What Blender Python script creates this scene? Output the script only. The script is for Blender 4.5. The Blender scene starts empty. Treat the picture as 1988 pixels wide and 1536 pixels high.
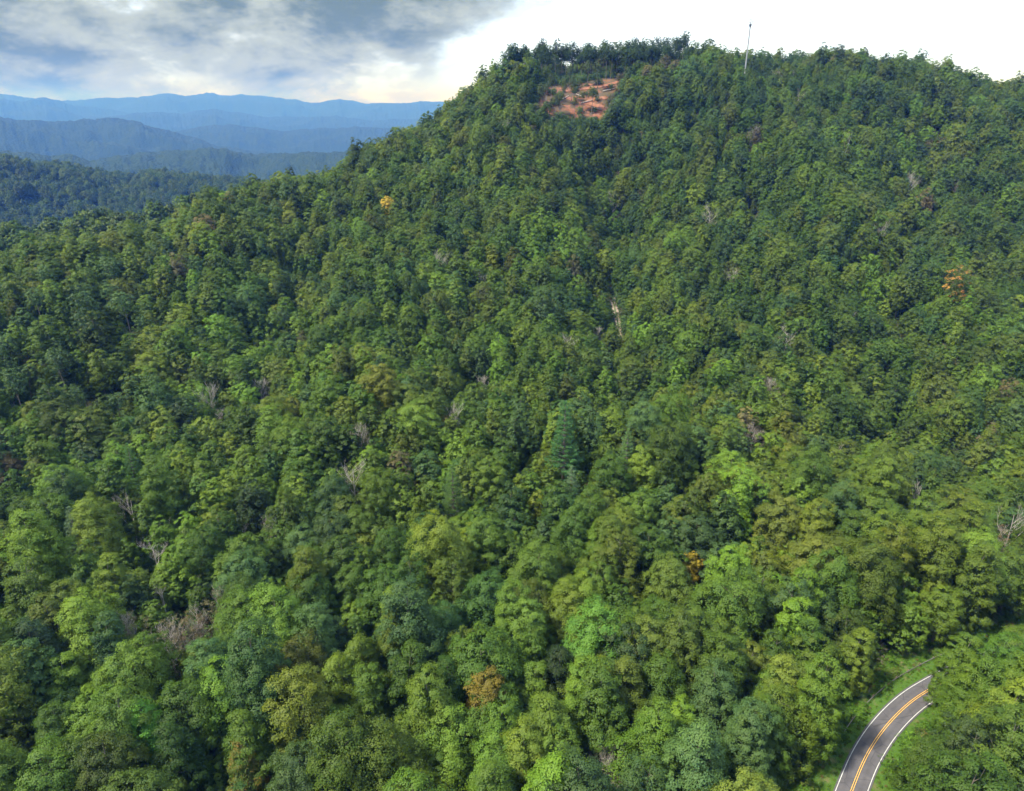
import bpy, math, random
import numpy as np
from mathutils import Vector

SC = bpy.context.scene
COL = SC.collection

# ------------------------------------------------------------------ camera
EYE = np.array((0.0, 0.0, 107.0))
FPX, CX, CY = 1343.0, 994.0, 768.0            # lens in units of the photograph's pixels
PITCH = math.radians(22.9)
cd = bpy.data.cameras.new('camera')
cam = bpy.data.objects.new('camera', cd); COL.objects.link(cam)
cam.location = EYE; cam.rotation_euler = (math.pi / 2 - PITCH, 0, 0)
cd.sensor_width = 36.0; cd.lens = 36.0 * FPX / 1988.0
cd.clip_start = 1.0; cd.clip_end = 60000.0
SC.camera = cam

# ------------------------------------------------------------------ sky
SKY_SHIFT = (7.2, 0.3, 5.5)
SUN_EL, SUN_AZ = math.radians(56), math.radians(-112)      # azimuth clockwise from +Y
W = bpy.data.worlds.new('World'); SC.world = W; W.use_nodes = True
nt = W.node_tree; nt.nodes.clear()
def N(t, **kw):
    n = nt.nodes.new(t)
    for k, v in kw.items(): setattr(n, k, v)
    return n
def L(a, b): nt.links.new(a, b)
def MATH(op, a, b=None, c=None, clamp=False):
    n = N('ShaderNodeMath', operation=op, use_clamp=clamp)
    for i, v in enumerate((a, b, c)):
        if v is None: continue
        if isinstance(v, (int, float)): n.inputs[i].default_value = v
        else: L(v, n.inputs[i])
    return n.outputs[0]
def RANGE(v, a, b, lo=0.0, hi=1.0):
    n = N('ShaderNodeMapRange', interpolation_type='SMOOTHSTEP')
    L(v, n.inputs[0])
    for i, k in zip((1, 2, 3, 4), (a, b, lo, hi)): n.inputs[i].default_value = k
    return n.outputs[0]
def MIX(f, a, b):
    n = N('ShaderNodeMix', data_type='RGBA')
    for i, v in ((0, f), (6, a), (7, b)):
        if isinstance(v, (int, float)): n.inputs[i].default_value = v
        elif isinstance(v, tuple): n.inputs[i].default_value = (*v, 1)
        else: L(v, n.inputs[i])
    return n.outputs[2]
def NOISE(vec, scale, detail=6, rough=0.55, dist=0.0):
    n = N('ShaderNodeTexNoise'); L(vec, n.inputs['Vector'])
    n.inputs['Scale'].default_value = scale; n.inputs['Detail'].default_value = detail
    n.inputs['Roughness'].default_value = rough; n.inputs['Distortion'].default_value = dist
    return n.outputs['Fac']
sky = N('ShaderNodeTexSky', sky_type='NISHITA', sun_disc=False)
sky.sun_elevation = SUN_EL; sky.sun_rotation = SUN_AZ
skys = N('ShaderNodeVectorMath', operation='SCALE'); L(sky.outputs[0], skys.inputs[0]); skys.inputs['Scale'].default_value = 0.10
tc = N('ShaderNodeTexCoord'); sep = N('ShaderNodeSeparateXYZ'); L(tc.outputs['Generated'], sep.inputs[0])
dx, dy, dz = sep.outputs
stretch = N('ShaderNodeCombineXYZ'); L(dx, stretch.inputs[0]); L(dy, stretch.inputs[1]); L(MATH('MULTIPLY', dz, 2.3), stretch.inputs[2])
sh = N('ShaderNodeVectorMath', operation='ADD'); L(stretch.outputs[0], sh.inputs[0]); sh.inputs[1].default_value = SKY_SHIFT
cl = sh.outputs[0]
big = NOISE(cl, 3.6, 3, 0.5)
mid = NOISE(cl, 7.5, 12, 0.60, 0.25)
fine = NOISE(cl, 17.0, 12, 0.64, 0.1)
mass = MATH('ADD', MATH('MULTIPLY', mid, 0.62), MATH('MULTIPLY', big, 0.38))
# the grey cloud bank fills one side of the sky; the other is thin bright cloud
edge = MATH('ADD', MATH('ADD', dx, MATH('MULTIPLY', MATH('MAXIMUM', MATH('SUBTRACT', 0.12, dz), 0.0), 1.3)), MATH('MULTIPLY', MATH('SUBTRACT', mass, 0.5), 0.55))
bank = RANGE(edge, 0.085, -0.065)
lo_band = RANGE(dz, 0.02, 0.075)
thr = MATH('ADD', mass, MATH('MULTIPLY', MATH('SUBTRACT', lo_band, 1.0), 0.07))
grey = MATH('MULTIPLY', RANGE(thr, 0.36, 0.455), bank)
core = MATH('MULTIPLY', RANGE(MATH('ADD', thr, MATH('MULTIPLY', MATH('SUBTRACT', fine, 0.5), 0.30)), 0.43, 0.60), bank)
veil = MATH('MULTIPLY', RANGE(fine, 0.30, 0.55), bank)
white = MIX(MATH('MULTIPLY', veil, 0.8), (1.62, 1.98, 2.65), (0.98, 1.05, 1.02))
cloud = MIX(grey, white, (0.68, 0.76, 0.67))
cloud = MIX(core, cloud, (0.24, 0.325, 0.25))
gap = RANGE(fine, 0.68, 0.78, 0.0, 0.5)
col = MIX(gap, cloud, skys.outputs[0])
bg = N('ShaderNodeBackground'); L(col, bg.inputs['Color']); bg.inputs['Strength'].default_value = 0.40
wo = N('ShaderNodeOutputWorld'); L(bg.outputs[0], wo.inputs['Surface'])

# ------------------------------------------------------------------ sun behind thin cloud
sd = bpy.data.lights.new('sun', 'SUN'); sd.energy = 5.0; sd.angle = math.radians(6); sd.color = (1.0, 0.95, 0.86)
so = bpy.data.objects.new('sun', sd); COL.objects.link(so)
sv = Vector((math.sin(SUN_AZ) * math.cos(SUN_EL), math.cos(SUN_AZ) * math.cos(SUN_EL), math.sin(SUN_EL)))
so.rotation_euler = sv.to_track_quat('Z', 'Y').to_euler(); so.location = (0, 0, 800)

SC.view_settings.view_transform = 'Standard'; SC.view_settings.look = 'None'
SC.view_settings.exposure = 1.06; SC.view_settings.gamma = 1.0
cy = SC.cycles
cy.use_denoising = True; cy.max_bounces = 4; cy.diffuse_bounces = 2; cy.glossy_bounces = 2
cy.transmission_bounces = 3; cy.volume_bounces = 0; cy.transparent_max_bounces = 4

HAZE_DENSITY, HAZE_COLOR, HAZE_CLEAR = 1.55e-4, (0.06, 0.19, 0.76), (0.958, 0.81, 0.0)

# ------------------------------------------------------------------ maths helpers
RNG = np.random.default_rng(11)
random.seed(5)
def ray(px, py):
    u, v = (px - CX) / FPX, (CY - py) / FPX
    return np.array((u, math.cos(PITCH) + v * math.sin(PITCH), -math.sin(PITCH) + v * math.cos(PITCH)))
def at(px, py, Y):
    d = ray(px, py); return EYE + d * (Y / d[1])
def project(P):
    P = np.atleast_2d(P) - EYE
    dep = P[:, 1] * math.cos(PITCH) - P[:, 2] * math.sin(PITCH)
    up = P[:, 1] * math.sin(PITCH) + P[:, 2] * math.cos(PITCH)
    dep = np.where(dep < 1, 1, dep)
    return CX + FPX * P[:, 0] / dep, CY - FPX * up / dep, dep
def sstep(a, b, x):
    t = np.clip((x - a) / (b - a), 0, 1); return t * t * (3 - 2 * t)
def hash2(ix, iy, seed):
    h = (ix.astype(np.int64) * 374761393 + iy.astype(np.int64) * 668265263 + seed * 982451653) & 0xffffffff
    h = ((h ^ (h >> 13)) * 1274126177) & 0xffffffff
    h = h ^ (h >> 16)
    return (h & 0xffff) / 65535.0
def vnoise(x, y, seed=0):
    x = np.asarray(x, float); y = np.asarray(y, float)
    ix, iy = np.floor(x), np.floor(y); fx, fy = x - ix, y - iy
    fx = fx * fx * (3 - 2 * fx); fy = fy * fy * (3 - 2 * fy)
    a = hash2(ix, iy, seed); b = hash2(ix + 1, iy, seed); c = hash2(ix, iy + 1, seed); d = hash2(ix + 1, iy + 1, seed)
    return (a + (b - a) * fx) * (1 - fy) + (c + (d - c) * fx) * fy
def fbm(x, y, seed=0, oct=4):
    s, a, t = 0, 0.5, 0
    for k in range(oct):
        s = s + a * vnoise(x * 2 ** k, y * 2 ** k, seed + k); t += a; a *= 0.5
    return s / t

# ------------------------------------------------------------------ the lie of the land
CANOPY = 13.5
CP = []
def cp(px, py, Y, off=CANOPY):
    p = at(px, py, Y); CP.append((p[0], p[1], p[2] - off))
# skyline of the hill, from its summit down the spur to the left
SKYL = [(2150, 175, 470), (1988, 158, 480), (1900, 140, 492), (1800, 112, 500), (1650, 92, 505), (1500, 100, 505), (1300, 98, 500),
        (950, 142, 462), (900, 176, 452), (820, 220, 438), (700, 262, 410), (550, 322, 385), (400, 390, 350),
        (200, 440, 322), (0, 470, 300), (-200, 500, 285)]
for a in SKYL: cp(*a, CANOPY + (0.5 if a[0] > 1250 else 5.0))
for px, py, Y in SKYL:                                    # the far side falls away
    p = at(px, py, Y); s = 1.30
    CP.append((p[0] * s, p[1] * s, p[2] - CANOPY - 45)); CP.append((p[0] * 1.7, p[1] * 1.7, p[2] - CANOPY - 105))
for a in [(1000, 300, 388), (1000, 500, 300), (1000, 650, 240), (1000, 800, 188), (1000, 1000, 138), (1000, 1200, 108), (1000, 1400, 86), (1000, 1600, 70),
          (850, 400, 338), (850, 560, 270), (600, 500, 300), (600, 700, 225), (600, 900, 165), (600, 1200, 108), (600, 1450, 82),
          (150, 510, 285), (150, 600, 254), (150, 720, 220), (150, 900, 170), (150, 1200, 106), (150, 1480, 79),
          (-150, 600, 250), (-150, 900, 168), (-150, 1300, 96),
          (1200, 300, 412), (1200, 420, 368), (1200, 560, 290), (1110, 440, 326), (1290, 440, 330), (1500, 300, 395), (1500, 450, 318), (1500, 650, 243), (1500, 850, 177),
          (1850, 300, 400), (1850, 500, 308), (1850, 700, 232), (1850, 900, 172), (1850, 1100, 122), (1500, 1050, 130), (1450, 1250, 101),
          (2200, 500, 300), (2200, 900, 168), (2200, 1300, 94)]: cp(*a)
for a in [(1000, 160, 470), (1100, 146, 490), (1200, 143, 494), (1060, 190, 462), (1180, 190, 468), (1050, 238, 440), (1180, 238, 444), (1443, 165, 492)]: cp(*a, 0.0)   # open ground near the top
for x, y, z in [(62, 84, 0), (78, 96, 0.5), (100, 104, 1), (130, 104, 1.5), (52, 60, -.5), (40, 30, -1), (0, 30, -6), (-60, 30, -6), (100, 30, 2), (48, 96, -4), (62, 106, -5)]:
    CP.append((x, y, z))
CP = np.array(CP)
def tps(r2): return r2 * np.log(r2 + 1e-9) * 0.5
_n = len(CP); _S = 100.0
_P = CP[:, :2] / _S
_K = tps(((_P[:, None] - _P[None]) ** 2).sum(-1)) + np.eye(_n) * 0.02
_A = np.zeros((_n + 3, _n + 3)); _A[:_n, :_n] = _K; _A[:_n, _n] = 1; _A[:_n, _n + 1:] = _P; _A[_n:, :_n] = _A[:_n, _n:].T
_w = np.linalg.solve(_A, np.concatenate((CP[:, 2], np.zeros(3))))
def gully(*pts): return [tuple(at(*p)[:2]) for p in pts]
GULLIES = [(gully((1180, 270, 425), (1195, 330, 402), (1200, 420, 362), (1195, 520, 312), (1197, 600, 278), (1215, 700, 240), (1250, 800, 205)), 17.0, 17.0),
           (gully((1820, 230, 440), (1790, 330, 385), (1750, 480, 318), (1720, 620, 262), (1740, 800, 205)), 13.0, 18.0),
           (gully((560, 400, 355), (600, 500, 305), (560, 620, 255), (520, 740, 215)), 12.0, 18.0),
           (gully((1480, 260, 425), (1450, 400, 350), (1440, 520, 295)), 11.0, 15.0)]
def dist_seg(x, y, line):
    best = np.full(np.shape(x), 1e12)
    for (x0, y0), (x1, y1) in zip(line[:-1], line[1:]):
        ex, ey = x1 - x0, y1 - y0; t = np.clip(((x - x0) * ex + (y - y0) * ey) / (ex * ex + ey * ey), 0, 1)
        best = np.minimum(best, (x - x0 - t * ex) ** 2 + (y - y0 - t * ey) ** 2)
    return np.sqrt(best)
BASE = -80.0
def base_at(r): return BASE - 290.0 * sstep(1300, 3000, r)      # the valleys beyond lie lower
def rawH(x, y):
    x = np.asarray(x, float); y = np.asarray(y, float)
    shp = np.broadcast(x, y).shape
    xf = np.broadcast_to(x, shp).ravel() / _S; yf = np.broadcast_to(y, shp).ravel() / _S
    z = np.full(xf.shape, _w[_n]) + xf * _w[_n + 1] + yf * _w[_n + 2]
    for i in range(_n): z += _w[i] * tps((xf - _P[i, 0]) ** 2 + (yf - _P[i, 1]) ** 2)
    z = np.clip(z, BASE, 200).reshape(shp)
    amp = sstep(120, 220, y)
    for line, dep_, wid in GULLIES:
        z = z - dep_ * np.exp(-(dist_seg(x, y, line) / wid) ** 2)
    z = z + amp * (34 * (fbm(x / 62 + y / 260, y / 210, 3, 3) - 0.5) * (1 - .55 * sstep(380, 470, y)) + 4 * (fbm(x / 24, y / 24, 9, 2) - 0.5))
    far = sstep(560, 980, np.sqrt(x ** 2 + (y - 250) ** 2))
    return z * (1 - far) + (base_at(np.sqrt(x ** 2 + y ** 2)) + 14 * (fbm(x / 400, y / 400, 21, 3) - .5)) * far

# road: centre line on the ground, seen points first, then on under the trees
ROAD_PX = [(1653.6, 1535), (1677.8, 1474), (1705, 1429), (1735, 1392.8), (1771, 1359.6), (1807.6, 1337)]
def flat(px, py, z=0.0):
    d = ray(px, py); return EYE + d * ((z - EYE[2]) / d[2])
_rp = [tuple(flat(*p)[:2]) for p in ROAD_PX]
d0 = np.array(_rp[0]) - np.array(_rp[1]); d0 /= np.linalg.norm(d0)
d1 = np.array(_rp[-1]) - np.array(_rp[-2]); d1 /= np.linalg.norm(d1)
pre = [tuple(np.array(_rp[0]) + d0 * s + np.array((-1, 0)) * (-0.0012 * s * s)) for s in (110, 85, 60, 40, 20)]
post = [tuple(np.array(_rp[-1]) + d1 * s + np.array((0.2, -1)) * 0.004 * s * s) for s in (12, 28, 48, 75, 110)]
def catmull(pts, step=1.0):
    pts = [np.array(p, float) for p in pts]; out = []
    pts = [2 * pts[0] - pts[1]] + pts + [2 * pts[-1] - pts[-2]]
    for i in range(1, len(pts) - 2):
        a, b, c, d = pts[i - 1:i + 3]; n = max(2, int(np.linalg.norm(c - b) / step))
        for k in range(n):
            t = k / n
            out.append(0.5 * ((2 * b) + (c - a) * t + (2 * a - 5 * b + 4 * c - d) * t * t + (3 * b - a - 3 * c + d) * t ** 3))
    out.append(pts[-2]); return np.array(out)
ROAD = catmull(pre + _rp + post, 1.2)
for _ in range(12):
    ROAD[1:-1] = 0.25 * ROAD[:-2] + 0.5 * ROAD[1:-1] + 0.25 * ROAD[2:]
def dist_poly(x, y, poly):
    x = np.asarray(x, float); y = np.asarray(y, float); best = np.full(x.shape, 1e9)
    for p in poly[::2]: best = np.minimum(best, (x - p[0]) ** 2 + (y - p[1]) ** 2)
    return np.sqrt(best)
def H(x, y):
    x = np.asarray(x, float); y = np.asarray(y, float)
    z = rawH(x, y)
    near = (y < 180) & (np.abs(x - 90) < 160)
    if np.any(near):
        d = dist_poly(x[near] if x.shape else x, y[near] if y.shape else y, ROAD)
        w = sstep(14, 4.6, d)
        zz = z[near] if z.shape else z
        zz = zz * (1 - w) + (-0.06) * w
        if z.shape: z[near] = zz
        else: z = zz
    return z
_ts = np.concatenate((np.arange(50, 260, 0.5), np.arange(260, 760, 1.0)))
def hit(px, py, off=0.0):
    d = ray(px, py); d = d / np.linalg.norm(d)
    P = EYE[None] + _ts[:, None] * d
    gap_ = P[:, 2] - H(P[:, 0], P[:, 1]) - off
    below = np.nonzero(gap_ < 0)[0]
    return P[below[0]] if len(below) else P[np.argmin(np.where(_ts < 540, gap_, 1e9))]

# ------------------------------------------------------------------ materials
def mat(name):
    m = bpy.data.materials.new(name); m.use_nodes = True
    t = m.node_tree; t.nodes.clear(); return m, t
class NB:
    def __init__(s, t): s.t = t
    def n(s, ty, ins=None, **kw):
        nd = s.t.nodes.new(ty)
        for k, v in kw.items(): setattr(nd, k, v)
        for k, v in (ins or {}).items():
            if isinstance(v, bpy.types.NodeSocket): s.t.links.new(v, nd.inputs[k])
            elif isinstance(v, tuple) and len(v) == 3 and nd.inputs[k].type == 'RGBA': nd.inputs[k].default_value = (*v, 1)
            else: nd.inputs[k].default_value = v
        return nd
    def mixc(s, f, a, b, blend='MIX'):
        return s.n('ShaderNodeMix', {0: f, 6: a, 7: b}, data_type='RGBA', blend_type=blend).outputs[2]
    def noise(s, vec, sc, det=4, rough=.55):
        return s.n('ShaderNodeTexNoise', {'Vector': vec, 'Scale': sc, 'Detail': det, 'Roughness': rough}).outputs['Fac']
    def rng(s, v, a, b, lo=0., hi=1.):
        return s.n('ShaderNodeMapRange', {0: v, 1: a, 2: b, 3: lo, 4: hi}).outputs[0]

def leaf_material(name, gloss=0.18, dome=0.60):
    m, t = mat(name); b = NB(t)
    tint = b.n('ShaderNodeAttribute', attribute_type='INSTANCER', attribute_name='tint').outputs['Color']
    var = b.n('ShaderNodeAttribute', attribute_type='GEOMETRY', attribute_name='var').outputs['Fac']
    warm = b.mixc(1.0, tint, (1.20, 1.14, 0.8), 'MULTIPLY')
    cool = b.mixc(1.0, tint, (0.74, 0.84, 0.92), 'MULTIPLY')
    c = b.mixc(var, cool, warm)
    cn = b.n('ShaderNodeAttribute', attribute_type='GEOMETRY', attribute_name='cn').outputs['Vector']
    cw = b.n('ShaderNodeVectorTransform', {0: cn}, vector_type='NORMAL', convert_from='OBJECT', convert_to='WORLD').outputs[0]
    gn = b.n('ShaderNodeNewGeometry').outputs['Normal']
    nm = b.n('ShaderNodeMix', {0: dome, 4: gn, 5: cw}, data_type='VECTOR').outputs[1]
    nm = b.n('ShaderNodeVectorMath', {0: nm}, operation='NORMALIZE').outputs[0]
    p = b.n('ShaderNodeBsdfPrincipled', {'Base Color': c, 'Roughness': 0.55, 'Specular IOR Level': gloss, 'Normal': nm})
    tcol = b.mixc(1.0, c, (1.25, 1.3, 0.6), 'MULTIPLY')
    tr = b.n('ShaderNodeBsdfTranslucent', {'Color': tcol})
    mx = b.n('ShaderNodeMixShader', {0: 0.15, 1: p.outputs[0], 2: tr.outputs[0]})
    o = b.n('ShaderNodeOutputMaterial', {'Surface': mx.outputs[0]}); return m
LEAF = leaf_material('broad_leaves'); NEEDLE = leaf_material('pine_needles', 0.2); LEAF_FAR = leaf_material('broad_leaves_upslope', 0.18, 0.84)
def bark_material(name, c0, c1):
    m, t = mat(name); b = NB(t)
    co = b.n('ShaderNodeTexCoord').outputs['Object']
    f = b.noise(co, 3.0, 5)
    c = b.mixc(f, c0, c1)
    bp = b.n('ShaderNodeBump', {'Height': b.noise(co, 9.0, 4), 'Strength': .5, 'Distance': .05}).outputs[0]
    p = b.n('ShaderNodeBsdfPrincipled', {'Base Color': c, 'Roughness': .9, 'Normal': bp})
    b.n('ShaderNodeOutputMaterial', {'Surface': p.outputs[0]}); return m
def turning_material(name, green):
    m = LEAF.copy(); m.name = name; t = m.node_tree; b = NB(t)
    attr = [x for x in t.nodes if x.type == 'ATTRIBUTE' and x.attribute_name == 'tint'][0]; var = [x for x in t.nodes if x.type == 'ATTRIBUTE' and x.attribute_name == 'var'][0]
    users = [l.to_socket for l in attr.outputs['Color'].links]
    c = b.mixc(b.rng(var.outputs['Fac'], .40, 1.05), green, attr.outputs['Color'])
    for u in users: t.links.new(c, u)
    return m
TURNING = turning_material('turning_leaves', (.070, .105, .016))
BARK = bark_material('bark', (.075, .062, .05), (.19, .165, .14))
DEADWOOD = bark_material('dead_wood', (.22, .19, .165), (.46, .42, .38))

def terrain_material():
    m, t = mat('hill_ground'); b = NB(t)
    pos = b.n('ShaderNodeNewGeometry').outputs['Position']
    n1 = b.noise(pos, .25, 6, .6); n2 = b.noise(pos, 2.2, 4, .6)
    c = b.mixc(b.rng(n1, .35, .65), (.030, .040, .014), (.055, .048, .026))
    c = b.mixc(b.rng(n2, .5, .75), c, (.030, .062, .014))
    clay = b.n('ShaderNodeAttribute', attribute_name='clay').outputs['Fac']
    cl = b.mixc(b.rng(b.noise(pos, .5, 5), .35, .65), (.17, .062, .034), (.23, .11, .066))
    cl = b.mixc(b.rng(b.noise(pos, .16, 6, .65), .40, .53), cl, (.085, .066, .042))
    c = b.mixc(clay, c, cl)
    gr = b.n('ShaderNodeAttribute', attribute_name='grass').outputs['Fac']
    g = b.mixc(n2, (.040, .085, .012), (.065, .125, .018))
    g = b.mixc(b.rng(b.noise(pos, .35, 4), .55, .7), g, (.12, .11, .05))
    c = b.mixc(gr, c, g)
    bp = b.n('ShaderNodeBump', {'Height': b.noise(pos, 4.0, 5), 'Strength': .6, 'Distance': .25}).outputs[0]
    p = b.n('ShaderNodeBsdfPrincipled', {'Base Color': c, 'Roughness': .95, 'Specular IOR Level': .1, 'Normal': bp})
    b.n('ShaderNodeOutputMaterial', {'Surface': p.outputs[0]}); return m
GROUND = terrain_material()
def ridge_material(name, sc):
    m, t = mat(name); b = NB(t)
    pos = b.n('ShaderNodeNewGeometry').outputs['Position']
    n1 = b.noise(pos, sc, 5, .65); n2 = b.noise(pos, sc * .08, 4)
    c = b.mixc(b.rng(n1, .35, .65), (.009, .020, .008), (.030, .050, .015))
    c = b.mixc(b.rng(n2, .45, .65), c, (.016, .031, .011))
    vo = b.n('ShaderNodeTexVoronoi', {'Vector': pos, 'Scale': sc * 1.0}).outputs['Distance']
    bp = b.n('ShaderNodeBump', {'Height': vo, 'Strength': 1.0, 'Distance': 3.0}, invert=True).outputs[0]
    p = b.n('ShaderNodeBsdfPrincipled', {'Base Color': c, 'Roughness': .9, 'Specular IOR Level': .1, 'Normal': bp})
    b.n('ShaderNodeOutputMaterial', {'Surface': p.outputs[0]}); return m
def plain(name, c0, c1, sc=1.0, rough=.8, metal=0.0, bump=0.0, spec=.3):
    m, t = mat(name); b = NB(t)
    pos = b.n('ShaderNodeNewGeometry').outputs['Position']
    f = b.rng(b.noise(pos, sc, 6, .6), .3, .7)
    c = b.mixc(f, c0, c1)
    ins = {'Base Color': c, 'Roughness': rough, 'Metallic': metal, 'Specular IOR Level': spec}
    if bump: ins['Normal'] = b.n('ShaderNodeBump', {'Height': b.noise(pos, sc * 8, 4), 'Strength': bump, 'Distance': .02}).outputs[0]
    p = b.n('ShaderNodeBsdfPrincipled', ins)
    b.n('ShaderNodeOutputMaterial', {'Surface': p.outputs[0]}); return m

# ------------------------------------------------------------------ mesh helpers
def new_mesh(name, V, F, mats, smooth=False, midx=None):
    """V (n,3) array; F a (m,k) array or a list of such arrays"""
    me = bpy.data.meshes.new(name)
    V = np.asarray(V, np.float32)
    Fs = F if isinstance(F, list) else [F]
    Fs = [np.asarray(f, np.int32) for f in Fs if len(f)]
    me.vertices.add(len(V)); me.vertices.foreach_set('co', V.ravel())
    lens = np.concatenate([np.full(len(f), f.shape[1]) for f in Fs])
    loops = np.concatenate([f.ravel() for f in Fs])
    me.loops.add(len(loops)); me.loops.foreach_set('vertex_index', loops)
    me.polygons.add(len(lens)); me.polygons.foreach_set('loop_start', np.concatenate(([0], np.cumsum(lens)[:-1])).astype(np.int32))
    for m in mats: me.materials.append(m)
    if midx is not None: me.polygons.foreach_set('material_index', np.asarray(midx, np.int32))
    me.polygons.foreach_set('use_smooth', np.full(len(lens), smooth))
    me.update(calc_edges=True)
    return me
def add_obj(name, me, parent=None, **props):
    o = bpy.data.objects.new(name, me); COL.objects.link(o)
    if parent is not None: o.parent = parent
    for k, v in props.items(): o[k] = v
    return o
class Tubes:
    def __init__(s, sides=6): s.V, s.F, s.n, s.k = [], [], 0, sides
    def add(s, pts, rad):
        pts = np.asarray(pts, float); rad = np.broadcast_to(np.asarray(rad, float), (len(pts),)); k = s.k
        tan = np.gradient(pts, axis=0); tan /= np.linalg.norm(tan, axis=1)[:, None] + 1e-9
        ref = np.array((0.13, 0.97, 0.2)) if abs(tan[0, 1]) < .8 else np.array((.97, .1, .2))
        a = np.cross(tan, ref); a /= np.linalg.norm(a, axis=1)[:, None] + 1e-9
        c = np.cross(tan, a)
        th = np.arange(k) * 2 * math.pi / k
        ring = pts[:, None] + rad[:, None, None] * (np.cos(th)[None, :, None] * a[:, None] + np.sin(th)[None, :, None] * c[:, None])
        s.V.append(ring.reshape(-1, 3))
        i = np.arange(len(pts) - 1)[:, None] * k; j = np.arange(k)[None]
        f = np.stack((i + j, i + (j + 1) % k, i + k + (j + 1) % k, i + k + j), -1).reshape(-1, 4) + s.n
        s.F.append(f); s.n += len(pts) * k
    def get(s): return np.concatenate(s.V), np.concatenate(s.F)

def leaf_quads(P, Nrm, Lg, rng, width=.62, dirn=None):
    n = len(P)
    Nrm = Nrm / (np.linalg.norm(Nrm, axis=1)[:, None] + 1e-9)
    r = rng.normal(size=(n, 3)) if dirn is None else dirn + rng.normal(size=(n, 3)) * .35
    u = r - (r * Nrm).sum(1)[:, None] * Nrm; u /= np.linalg.norm(u, axis=1)[:, None] + 1e-9
    v = np.cross(Nrm, u); l = Lg[:, None]
    fold = rng.uniform(-.16, .22, (n, 1)) * l
    b0 = P - u * l * .5 + Nrm * -fold * .4
    tip = P + u * l * .5 - Nrm * fold
    s1 = P + v * l * width * .5 + Nrm * fold * .5 + u * l * .08
    s2 = P - v * l * width * .5 + Nrm * fold * .5 + u * l * .08
    V = np.stack((b0, s1, tip, s2), 1).reshape(-1, 3)
    F = np.arange(n * 4).reshape(n, 4)
    return V, F

def crown_data(seed, h, base, rx, a=.5, b=.25, clumps=110, per=110, leaf=.34, lobes=.22, csize=.2, fill=.16, flat=.78, loose=.85):
    """leaves of one crown: clumps on an uneven envelope. returns V, F, var, clump centres"""
    rng = np.random.default_rng(seed)
    ch = h - base
    ts = np.linspace(0, 1, 200); prof = (1 - ts) ** a * (ts + .06) ** b; prof /= prof.max()
    wgt = prof * np.sqrt(1 + (np.gradient(prof, ts) * rx / ch) ** 2) + .05; cdf = np.cumsum(wgt); cdf /= cdf[-1]
    # stratified heights with golden-angle azimuths give even cover without rows
    q = (np.arange(clumps) + rng.uniform(0, 1, clumps)) / clumps
    t = np.interp(q, cdf, ts)
    az = np.arange(clumps) * 2.39996 + rng.normal(0, .35, clumps)
    ph = rng.uniform(0, 6.28, 6)
    lob = 1 + lobes * (np.sin(2 * az + ph[0] + 3 * t) * .5 + np.sin(3 * az + ph[1] - 4 * t) * .5 + np.sin(5 * az + ph[2] + 6 * t) * .35)
    r = np.interp(t, ts, prof) * rx * lob * rng.uniform(.62, 1.06, clumps)
    lean = rng.normal(0, .05, 2) * h
    cen = np.stack((np.cos(az) * r + lean[0] * t, np.sin(az) * r + lean[1] * t, base + ch * (t * .94 + rng.normal(0, .02, clumps))), 1)
    cr = csize * rx * rng.uniform(.65, 1.45, clumps)
    out = np.stack((np.cos(az) * .8, np.sin(az) * .8, (t - .45) * 1.6 + .35), 1)
    cvar = rng.uniform(0, 1, clumps)
    n = clumps * per
    ci = np.repeat(np.arange(clumps), per)
    ns = max(4, per // 16); nsp = clumps * ns; sc_ = np.repeat(np.arange(clumps), ns)          # leafy sprays on each clump
    sdir = rng.normal(size=(nsp, 3)) * .9 + out[sc_] * .95 + np.array((0, 0, .45)); sdir /= np.linalg.norm(sdir, axis=1)[:, None]
    srad = cr[sc_] * (1 + loose * (rng.uniform(.50, 1.22, nsp) ** .8 - 1)); svar = rng.uniform(-.16, .16, nsp)
    si = ci * ns + rng.integers(0, ns, n)
    spread = rng.normal(size=(n, 3)) * (cr[ci] * (.12 + .08 * loose))[:, None] * np.array((1, 1, .62))
    P = cen[ci] + sdir[si] * srad[si][:, None] * np.array((1, 1, flat)) + spread
    d = sdir[si] + spread / (cr[ci][:, None] * .45); d /= np.linalg.norm(d, axis=1)[:, None]
    Nm = d + np.array((0, 0, .30)) + rng.normal(size=(n, 3)) * .30
    nf = int(n * fill)
    tf = rng.uniform(.05, .85, nf); af = rng.uniform(0, 6.28, nf); rf = np.interp(tf, ts, prof) * rx * rng.uniform(.1, .72, nf)
    Pf = np.stack((np.cos(af) * rf, np.sin(af) * rf, base + ch * tf * .9), 1)
    P = np.concatenate((P, Pf)); Nm = np.concatenate((Nm, rng.normal(size=(nf, 3)) + np.array((0, 0, .6))))
    Lg = leaf * rng.uniform(.65, 1.35, len(P)); Lg[n:] *= 1.6
    V, F = leaf_quads(P, Nm, Lg, rng)
    var = np.concatenate((np.clip(cvar[ci] * .62 + svar[si] + rng.uniform(0, .36, n) + .02, 0, 1), rng.uniform(0, .4, nf)))
    CN = np.concatenate((d + np.array((0, 0, .30)) + out[ci] * .60 + rng.normal(size=(n, 3)) * .12, np.tile((0, 0, 1.0), (nf, 1))))
    CN /= np.linalg.norm(CN, axis=1)[:, None]
    return V, F, np.column_stack((var, CN)), cen
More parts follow.
